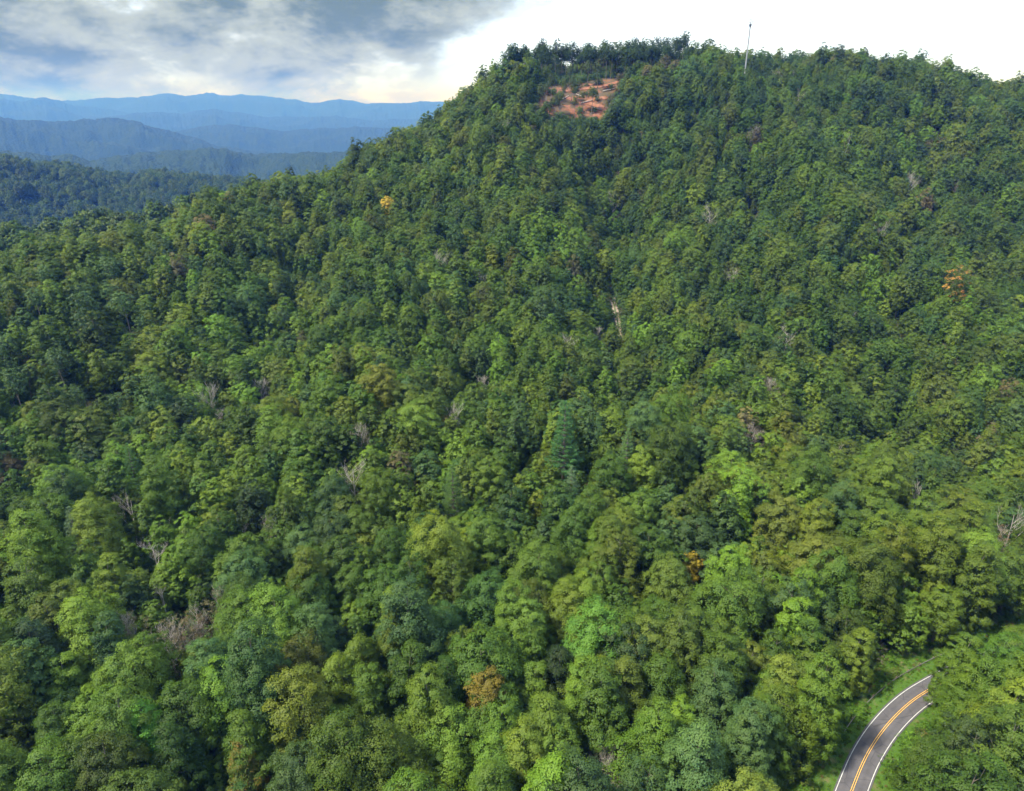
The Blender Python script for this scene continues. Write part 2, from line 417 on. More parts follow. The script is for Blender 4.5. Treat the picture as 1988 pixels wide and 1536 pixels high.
def trunk_tubes(seed, h, base, cen, r0, sides=7, limbs=16):
    rng = np.random.default_rng(seed + 77); tb = Tubes(sides)
    k = 9; zz = np.linspace(-.6, h * .9, k); w = np.cumsum(rng.normal(0, .09, (k, 2)), 0); w[0] = 0
    top = np.array((cen[-6:, 0].mean(), cen[-6:, 1].mean())); s = (zz / zz[-1]).clip(0)[:, None]
    pts = np.column_stack((w * .6 + top * s ** 1.5, zz))
    rad = r0 * (1.25 - 1.15 * np.linspace(0, 1, k)); rad[0] = r0 * 1.6
    tb.add(pts, rad)
    for i in rng.choice(len(cen), min(limbs, len(cen)), replace=False):
        c = cen[i]; z0 = max(base * .8, c[2] - np.hypot(c[0], c[1]) * rng.uniform(.7, 1.1)); z0 = min(z0, h * .82)
        p0 = np.array([np.interp(z0, zz, pts[:, 0]), np.interp(z0, zz, pts[:, 1]), z0])
        m1 = p0 * .6 + c * .4 + np.array((0, 0, -.25)) + rng.normal(0, .2, 3); rb = r0 * (1.1 - z0 / h) * .5
        tb.add([p0, m1, c * .93 + p0 * .07], [rb, rb * .6, rb * .2])
    return tb.get()

# kinds of crown: (shape word, height, crown base, radius, profile a, b, lobes, clump size)
KINDS = [
    ('broad domed crown',        20, 4.0, 5.5, .46, .22, .22, .21),
    ('tall oval crown',          24, 4.0, 4.7, .62, .30, .20, .22),
    ('tapering pointed crown',   23, 3.5, 4.2, .85, .26, .16, .23),
    ('wide spreading crown',     17, 5.0, 6.2, .36, .16, .28, .17),
    ('lumpy many-headed crown',  21, 3.5, 5.3, .50, .26, .42, .26),
    ('loose ragged crown',       22, 5.5, 4.7, .52, .30, .40, .19),
    ('dense rounded crown',      18, 3.0, 4.9, .48, .34, .14, .17),
    ('long drooping crown',      23, 2.5, 4.5, .60, .12, .26, .20),
]
def set_var(me, var, n_extra=0):
    var = np.asarray(var, np.float32)
    if var.ndim == 1: var = np.column_stack((var, np.tile(np.float32((0, 0, 1)), (len(var), 1))))
    a = me.attributes.new('var', 'FLOAT', 'FACE'); a.data.foreach_set('value', np.ascontiguousarray(var[:, 0]))
    a = me.attributes.new('cn', 'FLOAT_VECTOR', 'FACE'); a.data.foreach_set('vector', np.ascontiguousarray(var[:, 1:]).ravel())
CROWN, TRUNK, CENT = [], [], []
PROTO = bpy.data.collections.new('forest_tree_sources')        # read by the forest's nodes only
MIDPROTO = []
def add_proto(name, parts):
    """join (V, F, material, var) parts into one source mesh"""
    Vs, Fs, mi, vr, n, ms = [], [], [], [], 0, []
    for V, F, m, var in parts:
        if m not in ms: ms.append(m)
        Vs.append(V); Fs.append(F + n); n += len(V); mi += [ms.index(m)] * len(F)
        vr.append(np.tile((.5, 0, 0, 1), (len(F), 1)) if var is None else var)
    me = new_mesh(name, np.concatenate(Vs), np.concatenate(Fs), ms, midx=mi)
    set_var(me, np.concatenate(vr))
    o = bpy.data.objects.new(name, me); PROTO.objects.link(o); return o
for i, (word, h, base, rx, a, b_, lob, cs) in enumerate(KINDS):
    dens = .62 if 'ragged' in word else 1.0
    V, F, var, cen = crown_data(100 + i, h, base, rx, a, b_, int(92 * (1 if dens == 1 else .8)), int(330 * dens), .27, lob, cs * 1.22, loose=.6)
    me = new_mesh('crown_%d' % i, V, F, [LEAF]); set_var(me, var); CROWN.append(me)
    TV, TF = trunk_tubes(i, h, base, cen, .30)
    TRUNK.append(new_mesh('trunk_%d' % i, TV, TF, [BARK], smooth=True))
# ---- sources for the forest: s00.. broadleaf mid detail, then edge trees, pine, far trees
NB_MID = 0
for i, (word, h, base, rx, a, b_, lob, cs) in enumerate(KINDS):
    h, base, rx = h * .80, base * .75, rx * 1.10
    V, F, var, cen = crown_data(200 + i, h, base, rx, a, b_, 72, 165, .38, lob, cs * 1.28, fill=.2, loose=.3)
    TV, TF = trunk_tubes(50 + i, h, base, cen, .28, 5, 8)
    add_proto('s%02d' % NB_MID, [(V, F, LEAF_FAR, var), (TV, TF, BARK, None)]); NB_MID += 1
EDGE0 = NB_MID
for i in range(3):                                               # tall bare stems with a small head
    h = 25 - i; V, F, var, cen = crown_data(300 + i, h, h * (.56 + .05 * i), 3.6 + .3 * i, .5, .35, 45, 50, .5, .35, .3, fill=.15)
    TV, TF = trunk_tubes(80 + i, h, h * .55, cen, .26, 5, 8)
    add_proto('s%02d' % (EDGE0 + i), [(V, F, LEAF, var), (TV, TF, BARK, None)])
FAR0 = EDGE0 + 3
for i in range(4):
    word, h, base, rx, a, b_, lob, cs = KINDS[(0, 1, 4, 6)[i]]
    h, base, rx = h * .72, base * .5, rx * 1.1
    V, F, var, cen = crown_data(400 + i, h, base, rx, a, b_, 40, 22, 1.25, lob, cs * 1.2, fill=.25)
    add_proto('s%02d' % (FAR0 + i), [(V, F, LEAF_FAR, var)])
SHRUB0 = FAR0 + 4
for i in range(3):
    V, F, var, cen = crown_data(500 + i, 2.6 + .5 * i, .1, 2.0 + .4 * i, .42, .12, 30, 40, .30, .35, .30, fill=.2)
    add_proto('s%02d' % (SHRUB0 + i), [(V, F, LEAF, var)])

def pine_data(seed, h=24, r=4.6, leaf=.5, per=42):
    rng = np.random.default_rng(seed); tb = Tubes(6); Ps, Ds = [], []
    tb.add([(0, 0, -.6), (0, 0, h * .5), (.1, .05, h)], [.42, .24, .03])
    tiers = 17
    for k in range(tiers):
        t = k / (tiers - 1); z = 4.0 + (h - 4.6) * t; R = r * (1 - t) ** .72 + .35
        nb = 7 if t < .8 else 5
        for j in range(nb):
            az = j * 2 * math.pi / nb + k * 1.1 + rng.normal(0, .15); Rl = R * rng.uniform(.72, 1.15)
            d = np.array((math.cos(az), math.sin(az), 0)); s = np.linspace(0, 1, 5)[:, None]
            pts = np.array((0, 0, z)) + d * Rl * s + np.array((0, 0, 1)) * (Rl * (-.10 * s + .32 * s ** 2.2))
            tb.add(pts, np.linspace(.07, .015, 5) * (1.3 - t))
            m = max(10, int(per * Rl / r))
            u = rng.uniform(.22, 1.0, m) ** .7; side = np.array((-d[1], d[0], 0))
            c = np.array((0, 0, z)) + d * Rl * u[:, None] + side * rng.normal(0, .16 * Rl + .12, (m, 1)) * (1.15 - u[:, None] * .6)
            c[:, 2] += Rl * (-.10 * u + .32 * u ** 2.2) + rng.normal(0, .10, m)
            Ps.append(c); Ds.append(np.tile(d * .8 + np.array((0, 0, .45)), (m, 1)))
    P = np.concatenate(Ps); D = np.concatenate(Ds); n = len(P)
    P = np.repeat(P, 3, 0) + rng.normal(0, .13, (n * 3, 3)); D = np.repeat(D, 3, 0) + rng.normal(0, .3, (n * 3, 3))
    Nm = rng.normal(size=(n * 3, 3)) * .6 + np.array((0, 0, 1.0))
    V, F = leaf_quads(P, Nm, leaf * rng.uniform(.7, 1.3, n * 3), rng, .28, D)
    return V, F, rng.uniform(0, 1, n * 3), tb.get()

def dead_data(seed, h=17, spread=.55, levels=3, r0=.26, kids=(7, 5, 4)):
    rng = np.random.default_rng(seed); tb = Tubes(5)
    def grow(p, d, ln, r, lev):
        n = 5; pts = [p]; dd = d.copy()
        for k in range(n):
            dd = dd + rng.normal(0, .13 if lev else .05, 3) + np.array((0, 0, .06 * lev)); dd /= np.linalg.norm(dd); pts.append(pts[-1] + dd * ln / n)
        pts = np.array(pts); tb.add(pts, np.linspace(r, r * .28, n + 1))
        if lev >= levels: return
        for j in range(kids[lev]):
            s = rng.uniform(.35 if lev == 0 else .2, 1.0); i = min(n - 1, int(s * n)); q = pts[i] + (pts[i + 1] - pts[i]) * (s * n - i)
            az = rng.uniform(0, 6.28); side = np.array((math.cos(az), math.sin(az), rng.uniform(.1, .9)))
            nd = dd * (1 - spread) + side * spread; nd /= np.linalg.norm(nd)
            grow(q, nd, ln * rng.uniform(.38, .6) * (1.15 - .4 * s), max(.02, r * (1 - .6 * s) * .5), lev + 1)
    grow(np.array((0., 0, -.5)), np.array((rng.normal(0, .05), rng.normal(0, .05), 1.0)), h * .8, r0, 0)
    return tb.get()

# ------------------------------------------------------------------ special places (picked on the slope)
def ground_at(px, py, off=0.0):
    p = hit(px, py, off); return np.array((p[0], p[1], float(H(np.array([p[0]]), np.array([p[1]]))[0])))
TRACK = [ground_at(x, y) for x, y in ((1186, 552), (1188, 575), (1193, 598), (1198, 620), (1201, 645), (1207, 668))]
CLAY_LINES = [[(1202, 160), (1180, 166), (1150, 172), (1120, 176), (1090, 178)], [(1062, 178), (1072, 184), (1060, 182)],
              [(1182, 192), (1160, 194), (1140, 200), (1150, 206), (1170, 212), (1174, 224), (1170, 238)],
              [(1098, 190), (1120, 199), (1145, 202)], [(1078, 232), (1100, 233), (1130, 228)]]
CLAY3 = [[ground_at(*p) for p in ln] for ln in CLAY_LINES]
CLEAR_POLY = [(1040, 172), (1085, 160), (1160, 152), (1212, 150), (1212, 176), (1186, 195), (1180, 240), (1130, 238), (1060, 238), (1035, 215)]
CLEAR3 = np.array([ground_at(*p)[:2] for p in CLEAR_POLY])
def in_poly(x, y, poly):
    ins = np.zeros(np.shape(x), bool); n = len(poly)
    for i in range(n):
        x0, y0 = poly[i]; x1, y1 = poly[(i + 1) % n]
        c = ((y0 > y) != (y1 > y)) & (x < (x1 - x0) * (y - y0) / (y1 - y0 + 1e-12) + x0); ins ^= c
    return ins

# ------------------------------------------------------------------ terrain sheet
def axis(segs):
    out = [segs[0][0]]
    for lo, hi, st in segs: out += list(np.linspace(lo, hi, max(2, int(round((hi - lo) / st)) + 1))[1:])
    return np.array(out)
gx = axis([(-27000, -4000, 2300), (-4000, -1200, 350), (-1200, -480, 60), (-480, 480, 4), (480, 1200, 60), (1200, 4000, 350), (4000, 27000, 2300)])
gy = axis([(-6000, -1000, 1000), (-1000, -60, 80), (-60, 20, 8), (20, 150, 2.5), (150, 620, 4), (620, 1400, 60), (1400, 4000, 350), (4000, 27000, 2300)])
GX, GY = np.meshgrid(gx, gy)
GZ = H(GX.ravel(), GY.ravel())
tn = np.arange(len(gx) * len(gy)).reshape(len(gy), len(gx))
TF_ = np.stack((tn[:-1, :-1], tn[:-1, 1:], tn[1:, 1:], tn[1:, :-1]), -1).reshape(-1, 4)
tme = new_mesh('terrain', np.column_stack((GX.ravel(), GY.ravel(), GZ)), TF_, [GROUND], smooth=True)
xr, yr = GX.ravel(), GY.ravel()
clay = in_poly(xr + 10 * (fbm(xr / 9, yr / 9, 33, 2) - .5), yr + 10 * (fbm(xr / 9, yr / 9, 34, 2) - .5), CLEAR3).astype(np.float32) * sstep(.22, .42, fbm(xr / 14, yr / 14, 5, 3))
ca = tme.attributes.new('clay', 'FLOAT', 'POINT'); ca.data.foreach_set('value', clay.astype(np.float32))
rd = np.full(xr.shape, 1e9); nr = (np.abs(xr - 80) < 160) & (np.abs(yr - 80) < 160)
rd[nr] = dist_poly(xr[nr], yr[nr], ROAD)
ga = tme.attributes.new('grass', 'FLOAT', 'POINT'); ga.data.foreach_set('value', sstep(12.5, 8.5, rd).astype(np.float32))
terrain = add_obj('terrain', tme, kind='structure', label='forest floor of the hillside and valley', category='terrain')

# ------------------------------------------------------------------ road, lines, track
def ribbon(line, w, z=None, off=0.0, lift=.05, cross=3):
    line = np.asarray(line, float)[:, :2]; t = np.gradient(line, axis=0); t /= np.linalg.norm(t, axis=1)[:, None]
    nrm = np.column_stack((-t[:, 1], t[:, 0])); us = np.linspace(-.5, .5, cross)
    P = line[:, None] + nrm[:, None] * (us[None, :, None] * w + off)
    X, Y = P[..., 0].ravel(), P[..., 1].ravel()
    Z = (H(X, Y) if z is None else np.full(X.shape, z)) + lift
    n = np.arange(len(line) * cross).reshape(len(line), cross)
    F = np.stack((n[:-1, 1:], n[:-1, :-1], n[1:, :-1], n[1:, 1:]), -1).reshape(-1, 4)
    return np.column_stack((X, Y, Z)), F
def asphalt_material():
    m, t = mat('asphalt'); b = NB(t)
    pos = b.n('ShaderNodeNewGeometry').outputs['Position']
    ac = b.n('ShaderNodeAttribute', attribute_name='across').outputs['Fac']
    c = b.mixc(b.rng(b.noise(pos, .35, 6, .65), .3, .7), (.062, .059, .064), (.098, .092, .098))
    ab = b.n('ShaderNodeMath', {0: ac}, operation='ABSOLUTE').outputs[0]
    wv = b.n('ShaderNodeMath', {0: b.n('ShaderNodeMath', {0: ab, 1: 5.6}, operation='MULTIPLY').outputs[0]}, operation='COSINE').outputs[0]
    f = b.n('ShaderNodeMath', {0: b.rng(wv, -1, 1), 1: b.rng(b.noise(pos, .8, 4), .3, .7, .15, .6)}, operation='MULTIPLY').outputs[0]
    c = b.mixc(f, c, (.045, .043, .046))
    vo = b.n('ShaderNodeTexVoronoi', {'Vector': pos, 'Scale': .22}, feature='DISTANCE_TO_EDGE').outputs['Distance']
    crack = b.rng(vo, .0, .02, .55, 0.)
    c = b.mixc(crack, c, (.025, .024, .025))
    bp = b.n('ShaderNodeBump', {'Height': b.noise(pos, 6., 4), 'Strength': .3, 'Distance': .02}).outputs[0]
    p = b.n('ShaderNodeBsdfPrincipled', {'Base Color': c, 'Roughness': .85, 'Normal': bp})
    b.n('ShaderNodeOutputMaterial', {'Surface': p.outputs[0]}); return m
ASPHALT = asphalt_material()
YELLOW = plain('yellow_paint', (.62, .33, .045), (.72, .42, .07), 2.0, .6)
WHITE = plain('white_paint', (.34, .34, .32), (.54, .54, .52), 1.2, .7)
V, F = ribbon(ROAD, 4.95, 0.0, 0, .03, 15)
road = add_obj('road', new_mesh('road', V, F, [ASPHALT]), kind='structure', label='two lane asphalt road bending through the trees', category='road')
ra = road.data.attributes.new('across', 'FLOAT', 'POINT'); ra.data.foreach_set('value', np.tile(np.linspace(-2.475, 2.475, 15), len(ROAD)).astype(np.float32))
for nm, off, w, m in (('yellow_line', .15, .09, YELLOW), ('yellow_line', -.15, .09, YELLOW), ('white_line', 2.14, .12, WHITE), ('white_line', -2.14, .12, WHITE)):
    V, F = ribbon(ROAD, w, 0.0, off, .036, 2); add_obj(nm, new_mesh(nm, V, F, [m]), road)
DIRT = plain('track_dirt', (.15, .12, .095), (.27, .23, .19), .9, .95)
CLAYM = plain('red_clay', (.15, .058, .032), (.27, .13, .08), .5, .95)
tl = catmull([p[:2] for p in TRACK], 2.0)
V, F = ribbon(tl, 2.7, None, 0, .15, 5)
add_obj('dirt_track', new_mesh('dirt_track', V, F, [DIRT]), kind='structure', label='pale dirt track climbing the wooded draw', category='track')
V1, F1 = ribbon(tl, .75, None, 0, .24, 2)
add_obj('grass_strip', new_mesh('grass_strip', V1, F1, [plain('track_grass', (.05, .08, .02), (.10, .10, .05), 1.0, .9)]), bpy.data.objects['dirt_track'])
for k, ln in enumerate(CLAY3):
    l2 = catmull([p[:2] for p in ln], 2.0); V, F = ribbon(l2, 2.6, None, 0, .3, 5)
    add_obj('clay_track', new_mesh('clay_track', V, F, [CLAYM]), kind='structure', label='red clay logging track across the clearing', category='track')

# ------------------------------------------------------------------ distant ridges
def ridge_build(name, D, pts, width, seed, sc, na=420, nr_=44, canopy=0.0, wob=.07, bump=4.0, label=''):
    az, el = [], []
    for px, py in pts:
        d = ray(px, py); az.append(math.atan2(d[0], d[1])); el.append(d[2] / math.hypot(d[0], d[1]))
    az = np.array(az); el = np.array(el)
    def crestD(a): return D * (1 + wob * (fbm(a * 6 + 11, a * 0 + seed, seed, 2) - .5) * 2)
    def height(a, s):
        """ground height at azimuth a, cross position s in -1..1 (0 = crest)"""
        Dc = crestD(a)
        e = np.interp(a, az, el)
        crest = EYE[2] + Dc * e - canopy + D * .0025 * 2 * (fbm(a * 55 + seed * 7.3, a * 0 + seed, seed + 5, 4) - .5)
        x, y = Dc * np.sin(a), Dc * np.cos(a)
        r = Dc + s * width
        wx, wy = r * np.sin(a), r * np.cos(a)
        f = 1 - np.abs(s) ** 1.25
        spur = (1 - np.abs(2 * fbm(wx / (width * .3), wy / (width * .3), seed + 3, 4) - 1)) - .6
        bs = base_at(D) - 12
        z = bs + (crest - bs) * f + spur * (crest - bs) * .95 * np.abs(s) * (1 - np.abs(s)) * 2
        z = z + bump * 2 * (fbm(wx / 22, wy / 22, seed + 7, 3) - .5) * (1 - canopy * 0) 
        return wx, wy, z
    a = np.linspace(az[0], az[-1], na); s = np.sign(np.linspace(-1, 1, nr_)) * np.abs(np.linspace(-1, 1, nr_)) ** 1.3
    A, S = np.meshgrid(a, s); X, Y, Z = height(A.ravel(), S.ravel())
    n = np.arange(na * nr_).reshape(nr_, na)
    F = np.stack((n[:-1, :-1], n[:-1, 1:], n[1:, 1:], n[1:, :-1]), -1).reshape(-1, 4)
    add_obj(name, new_mesh(name, np.column_stack((X, Y, Z)), F, [ridge_material(name + '_woods', sc)], smooth=True), kind='structure', label=label, category='hill')
    return height, az, D, width
def ext(pts, l=-420, r=1150, ly=None, ry=None):
    return [(l, pts[0][1] if ly is None else ly)] + pts + [(r, pts[-1][1] if ry is None else ry)]
R0 = ridge_build('hill', 520, ext([(0, 418), (65, 426), (130, 413), (210, 405), (260, 397), (320, 390), (360, 377), (420, 365), (520, 350)], -300, 760, 425, 352), 120, 1, .12, 260, 30, 17, .05, 2, 'low wooded rise behind the near spur')
R1 = ridge_build('hill', 1500, ext([(0, 294), (35, 302), (80, 312), (150, 317), (175, 327), (210, 334), (250, 338), (310, 330), (400, 342), (520, 350)], -420, 800, 262), 430, 2, .12, 300, 40, 17, .06, 3, 'dark wooded ridge falling into the valley')
ridge_build('hill', 3300, ext([(0, 296), (50, 297), (100, 306), (135, 302), (175, 312), (220, 306), (280, 301), (350, 296), (410, 289), (450, 296), (500, 304), (600, 297)], -420, 1000), 900, 3, .10, 900, 60, 0, .05, 9, 'low blue wooded ridge with small knolls')
ridge_build('hill', 5600, ext([(0, 231), (90, 236), (150, 234), (215, 228), (260, 236), (310, 251), (375, 269), (425, 285), (490, 297), (600, 305)], -420, 1000, 245), 1500, 4, .08, 900, 60, 0, .05, 9, 'big rounded blue hill in the haze')
ridge_build('hill', 7600, ext([(150, 300), (300, 268), (350, 256), (400, 246), (450, 244), (500, 248), (550, 256), (590, 251), (625, 247), (700, 250)], -420, 1150, 300), 1700, 5, .07, 900, 50, 0, .05, 9, 'blue ridge with a flat crest beyond the big hill')
ridge_build('mountain', 11500, ext([(100, 240), (265, 220), (300, 217), (350, 220), (410, 214), (445, 215), (480, 220), (520, 228), (600, 228), (660, 225), (710, 234)], -420, 1200, 245, 225), 2600, 6, .05, 900, 50, 0, .04, 12, 'pale blue mountain ridge with a low double summit')
ridge_build('mountain', 13500, ext([(0, 191), (40, 200), (85, 193), (150, 205), (215, 213), (260, 221), (330, 235), (450, 245)], -420, 1200, 200), 3000, 7, .05, 900, 50, 0, .04, 12, 'pale blue mountain shoulder sloping into the haze')
ridge_build('mountain', 16500, ext([(0, 183), (65, 192), (120, 196), (200, 193), (270, 190), (320, 183), (350, 186), (415, 181), (450, 188), (485, 183), (525, 188), (620, 201), (660, 191), (710, 201), (800, 199), (900, 196)], -500, 2600, 188, 205), 4000, 8, .04, 1200, 50, 0, .03, 14, 'faint far mountain range on the horizon')

# ------------------------------------------------------------------ forest placement
TINTS = [   # class word, linear leaf colour, weight
    ('deep green',      (.046, .092, .014), 3.0),
    ('mid green',       (.068, .122, .017), 3.2),
    ('yellowish green', (.090, .138, .018), 2.0),
    ('bluish green',    (.045, .092, .030), 1.5),
    ('olive green',     (.078, .116, .021), 1.0),
    ('bright green',    (.084, .158, .019), .8),
    ('grey-brown',      (.110, .104, .055), .06),
]
sp = 5.9
rows = np.arange(38, 600, sp * .866)
pts = []
for j, y in enumerate(rows):
    half = y * .82 + 40
    xs = np.arange(-half, half, sp) + (j % 2) * sp / 2
    pts.append(np.column_stack((xs, np.full(len(xs), y))))
pts = np.concatenate(pts) + RNG.normal(0, 1.3, (sum(map(len, pts)), 2))
T = {}
T['x'], T['y'] = pts[:, 0], pts[:, 1]
n = len(pts); T['z'] = H(T['x'], T['y'])
big = fbm(T['x'] / 60, T['y'] / 60, 40, 2)
T['s'] = np.clip(.79 + .30 * (big - .5) + RNG.normal(0, .17, n), .42, 1.22) * (1 - .15 * sstep(110, 190, T['y']))
T['kind'] = RNG.choice(8, n, p=[.13, .19, .20, .07, .15, .08, .09, .09])
wts = np.array([t[2] for t in TINTS]); cdf = np.cumsum(wts) / wts.sum()
q = np.clip(.65 * RNG.uniform(0, 1, n) + .35 * vnoise(T['x'] / 28, T['y'] / 28, 60) + .0, 0, .9999)
q = np.argsort(np.argsort(q)) / n
T['tc'] = np.searchsorted(cdf, q)
T['rot'] = RNG.uniform(0, 6.283, n)
keep = np.ones(n, bool)
# open ground: road with its verges, the track, the clearing
nrd = (np.abs(T['x'] - 80) < 170) & (T['y'] < 190)
dr = np.full(n, 1e9); dr[nrd] = dist_poly(T['x'][nrd], T['y'][nrd], ROAD)
keep &= dr > 8.2
keep &= dist_poly(T['x'], T['y'], tl) > 4.5
keep &= ~in_poly(T['x'], T['y'], CLEAR3)
hgt = np.array([k[1] for k in KINDS])[T['kind']] * T['s']; crad = np.array([k[3] for k in KINDS])[T['kind']] * T['s']
cbase = np.array([k[2] for k in KINDS])[T['kind']] * T['s']
def seen_past(P, k=.9, pad=0.0):
    """trees whose crown stands in the way of looking at point P from the drone's height"""
    P = np.asarray(P, float); c = np.column_stack((T['x'], T['y'], T['z'] + (hgt + cbase) * .5))
    R = crad * k + pad; sz = R / ((hgt - cbase) * .5 * k + pad)
    d = (P - EYE); o = c - EYE
    dd = np.tile(d, (n, 1)); dd[:, 2] *= sz; oo = o.copy(); oo[:, 2] *= sz
    t = np.clip((oo * dd).sum(1) / (dd * dd).sum(1), 0, 1)
    return np.linalg.norm(oo - dd * t[:, None], axis=1) < R
VIS = []
for px, py in [(1655, 1530), (1680, 1474), (1705, 1429), (1735, 1393), (1771, 1360), (1800, 1338)]:
    VIS += [flat(px, py), flat(px - 38, py - 12), flat(px + 36, py + 16)]
VIS += [flat(*p) for p in ((1640, 1470), (1672, 1400), (1700, 1350), (1730, 1325), (1765, 1305), (1800, 1290), (1750, 1290), (1790, 1275), (1720, 1480), (1705, 1536), (1745, 1440), (1740, 1480), (1722, 1520), (1762, 1425), (1790, 1398), (1740, 1530), (1775, 1440))]
for P in VIS: keep &= ~seen_past(P, .95)
for P in TRACK: keep &= ~seen_past(P + np.array((0, 0, .3)), 1.0)
for p in CLEAR_POLY: keep &= ~seen_past(ground_at(*p) + np.array((0, 0, 1.0)), .8)
for ln in CLAY3:
    for P in ln: keep &= ~seen_past(P, .9)
ROW3 = np.array([ground_at(*p)[:2] for p in ((955, 185), (990, 168), (1100, 158), (1215, 152), (1330, 150))] + [at(1330, 100, 530)[:2], at(1000, 100, 505)[:2], at(950, 150, 478)[:2]])
keep &= ~in_poly(T['x'], T['y'], ROW3)
POLE = ground_at(1443, 166)
for q_ in (130, 112, 95): keep &= ~seen_past(at(1444, q_, POLE[1]), .95)
keep &= (T['x'] - POLE[0]) ** 2 + (T['y'] - POLE[1]) ** 2 > 36
hollow = in_poly(T['x'], T['y'], np.array([ground_at(*p, 8)[:2] for p in ((-60, 640), (120, 560), (260, 600), (300, 720), (200, 800), (-60, 800))]))
keep &= ~(hollow & (RNG.uniform(0, 1, n) < .62))
T['kind'] = np.where(hollow, 5, T['kind'])

# ---- trees that stand out
SPECIAL = []   # name, label, category, px, py, tint, kind index, scale
def special(px, py, kind, scale, tint, label, clear=True):
    h = KINDS[kind][1] * scale; b0 = KINDS[kind][2] * scale
    P = ground_at(px, py, (h + b0) * .5)
    SPECIAL.append((P, kind, scale, tint, label))
    global keep
    keep &= ~seen_past(P + np.array((0, 0, (h + b0) * .5 + (h - b0) * .15)), .75)
    keep &= ~seen_past(P + np.array((0, 0, b0 + (h - b0) * .30)), .55)
    keep &= (T['x'] - P[0]) ** 2 + (T['y'] - P[1]) ** 2 > (KINDS[kind][3] * scale * .8) ** 2
special(752, 402, 6, .72, (.46, .33, .04), 'small golden yellow tree alone on the dark green slope')
special(1862, 548, 5, .95, (.58, .26, .08), 'orange-red turning tree among green trees on the slope')
special(945, 1372, 7, 1.0, (.135, .108, .016), 'tall tree with rust orange and green autumn leaves')
special(478, 1512, 2, .75, (.145, .088, .020), 'rusty brown conical tree between green crowns')
special(1420, 1112, 0, .85, (.115, .205, .020), 'vivid lime green rounded tree in front of duller crowns')
special(1345, 1100, 6, .55, (.26, .20, .02), 'small mustard yellow tree beside the vivid lime green one')
special(300, 1450, 2, .95, (.085, .21, .026), 'vivid emerald green tree with upright feathery branches')
special(190, 1215, 4, 1.0, (.115, .185, .020), 'broad yellow-lime tree beside grey vine-covered trees')
special(1150, 1260, 4, 1.05, (.085, .18, .026), 'large fresh green lumpy tree over a dark gap')
special(1030, 1225, 1, .85, (.10, .17, .026), 'fresh green oval tree across the dark gap from the large lumpy one')
special(940, 1168, 3, .95, (.045, .098, .020), 'dark green umbrella-shaped spreading tree')
special(735, 752, 0, .95, (.125, .140, .018), 'golden green rounded tree on the middle of the slope')
special(565, 802, 6, .75, (.130, .150, .020), 'yellow-green rounded tree below a pale dying tree')
special(1415, 405, 6, .8, (.105, .150, .026), 'light green rounded tree near bare dead trees on the upper slope')
special(1610, 470, 0, 1.0, (.095, .140, .026), 'big light green domed tree on the upper slope')
special(1895, 1345, 0, .80, (.085, .140, .014), 'yellow-green domed tree hiding the road where it bends away')
special(1860, 1290, 7, .8, (.080, .135, .014), 'long-crowned yellow-green tree over the far end of the visible road')
special(1940, 1305, 1, .85, (.060, .125, .012), 'green oval tree screening the road beyond the bend')
special(1985, 1280, 0, .85, (.080, .130, .013), 'broad green tree past the oval one screening the road')
special(1868, 1372, 4, .6, (.075, .135, .013), 'low lumpy tree on the inner verge where the road disappears')
special(410, 390, 0, .95, (.060, .098, .020), 'dark rounded tree rising over the crest of the spur')
PINES = []
for px, py, s, lab in ((1095, 858, 1.1, 'tall dark blue-green pine with layered branches'), (1216, 892, .85, 'pale-tipped pine next to the tall dark pine'),
                       (1108, 965, .8, 'silvery blue pine below the tall dark pine'), (880, 968, .85, 'pointed green pine among broadleaf trees'),
                       (150, 1045, .8, 'grey-blue pine with drooping flat sprays'), (258, 912, .75, 'narrow green pine on the lower slope')):
    P = ground_at(px, py, 13 * s); PINES.append((P, s, lab))
    keep &= ~seen_past(P + np.array((0, 0, 15 * s)), .85); keep &= (T['x'] - P[0]) ** 2 + (T['y'] - P[1]) ** 2 > 20
DEAD = []
for px, py, s, v, lab in ((300, 1090, .62, 0, 'bare grey dead tree with wide upcurved branches over a dark gap'),
                          (256, 1018, .75, 1, 'slim bare dead tree behind the wide grey dead tree'),
                          (530, 1048, .7, 1, 'bare pale dead tree beside a yellow-green crown'),
                          (475, 1040, .55, 2, 'broken pale snag standing among green crowns'),
                          (690, 945, .8, 0, 'bare twiggy dead tree on the lower slope'),
                          (318, 1165, .7, 2, 'greenish grey leafless tree above the vine-covered trees'),
                          (1158, 652, .65, 3, 'pale grey twiggy dead tree beside the dirt track'),
                          (1190, 408, .9, 1, 'grey leafless tree high in the wooded draw'),
                          (1376, 432, .85, 0, 'forked whitish dead tree on the upper slope'),
                          (1640, 292, .8, 1, 'thin pale leafless tree near the ridge'),
                          (1780, 965, .8, 2, 'white leafless snag beside a bluish crown'),
                          (1962, 1045, .9, 1, 'tall pale bare trunks beside a brownish tree'),
                          (505, 760, .8, 3, 'tan dying tree with bleached twigs'),
                          (430, 815, .6, 3, 'fan of bleached twigs below the tan dying tree'),
                          (1525, 668, .7, 0, 'grey bare tree behind yellow-green crowns'),
                          (935, 748, .55, 3, 'small bleached twiggy tree in the middle of the slope')):
    P = ground_at(px, py, 9 * s); DEAD.append((P, s, v, lab))
    keep &= ~seen_past(P + np.array((0, 0, 12 * s)), .95); keep &= (T['x'] - P[0]) ** 2 + (T['y'] - P[1]) ** 2 > 14
VINES = []
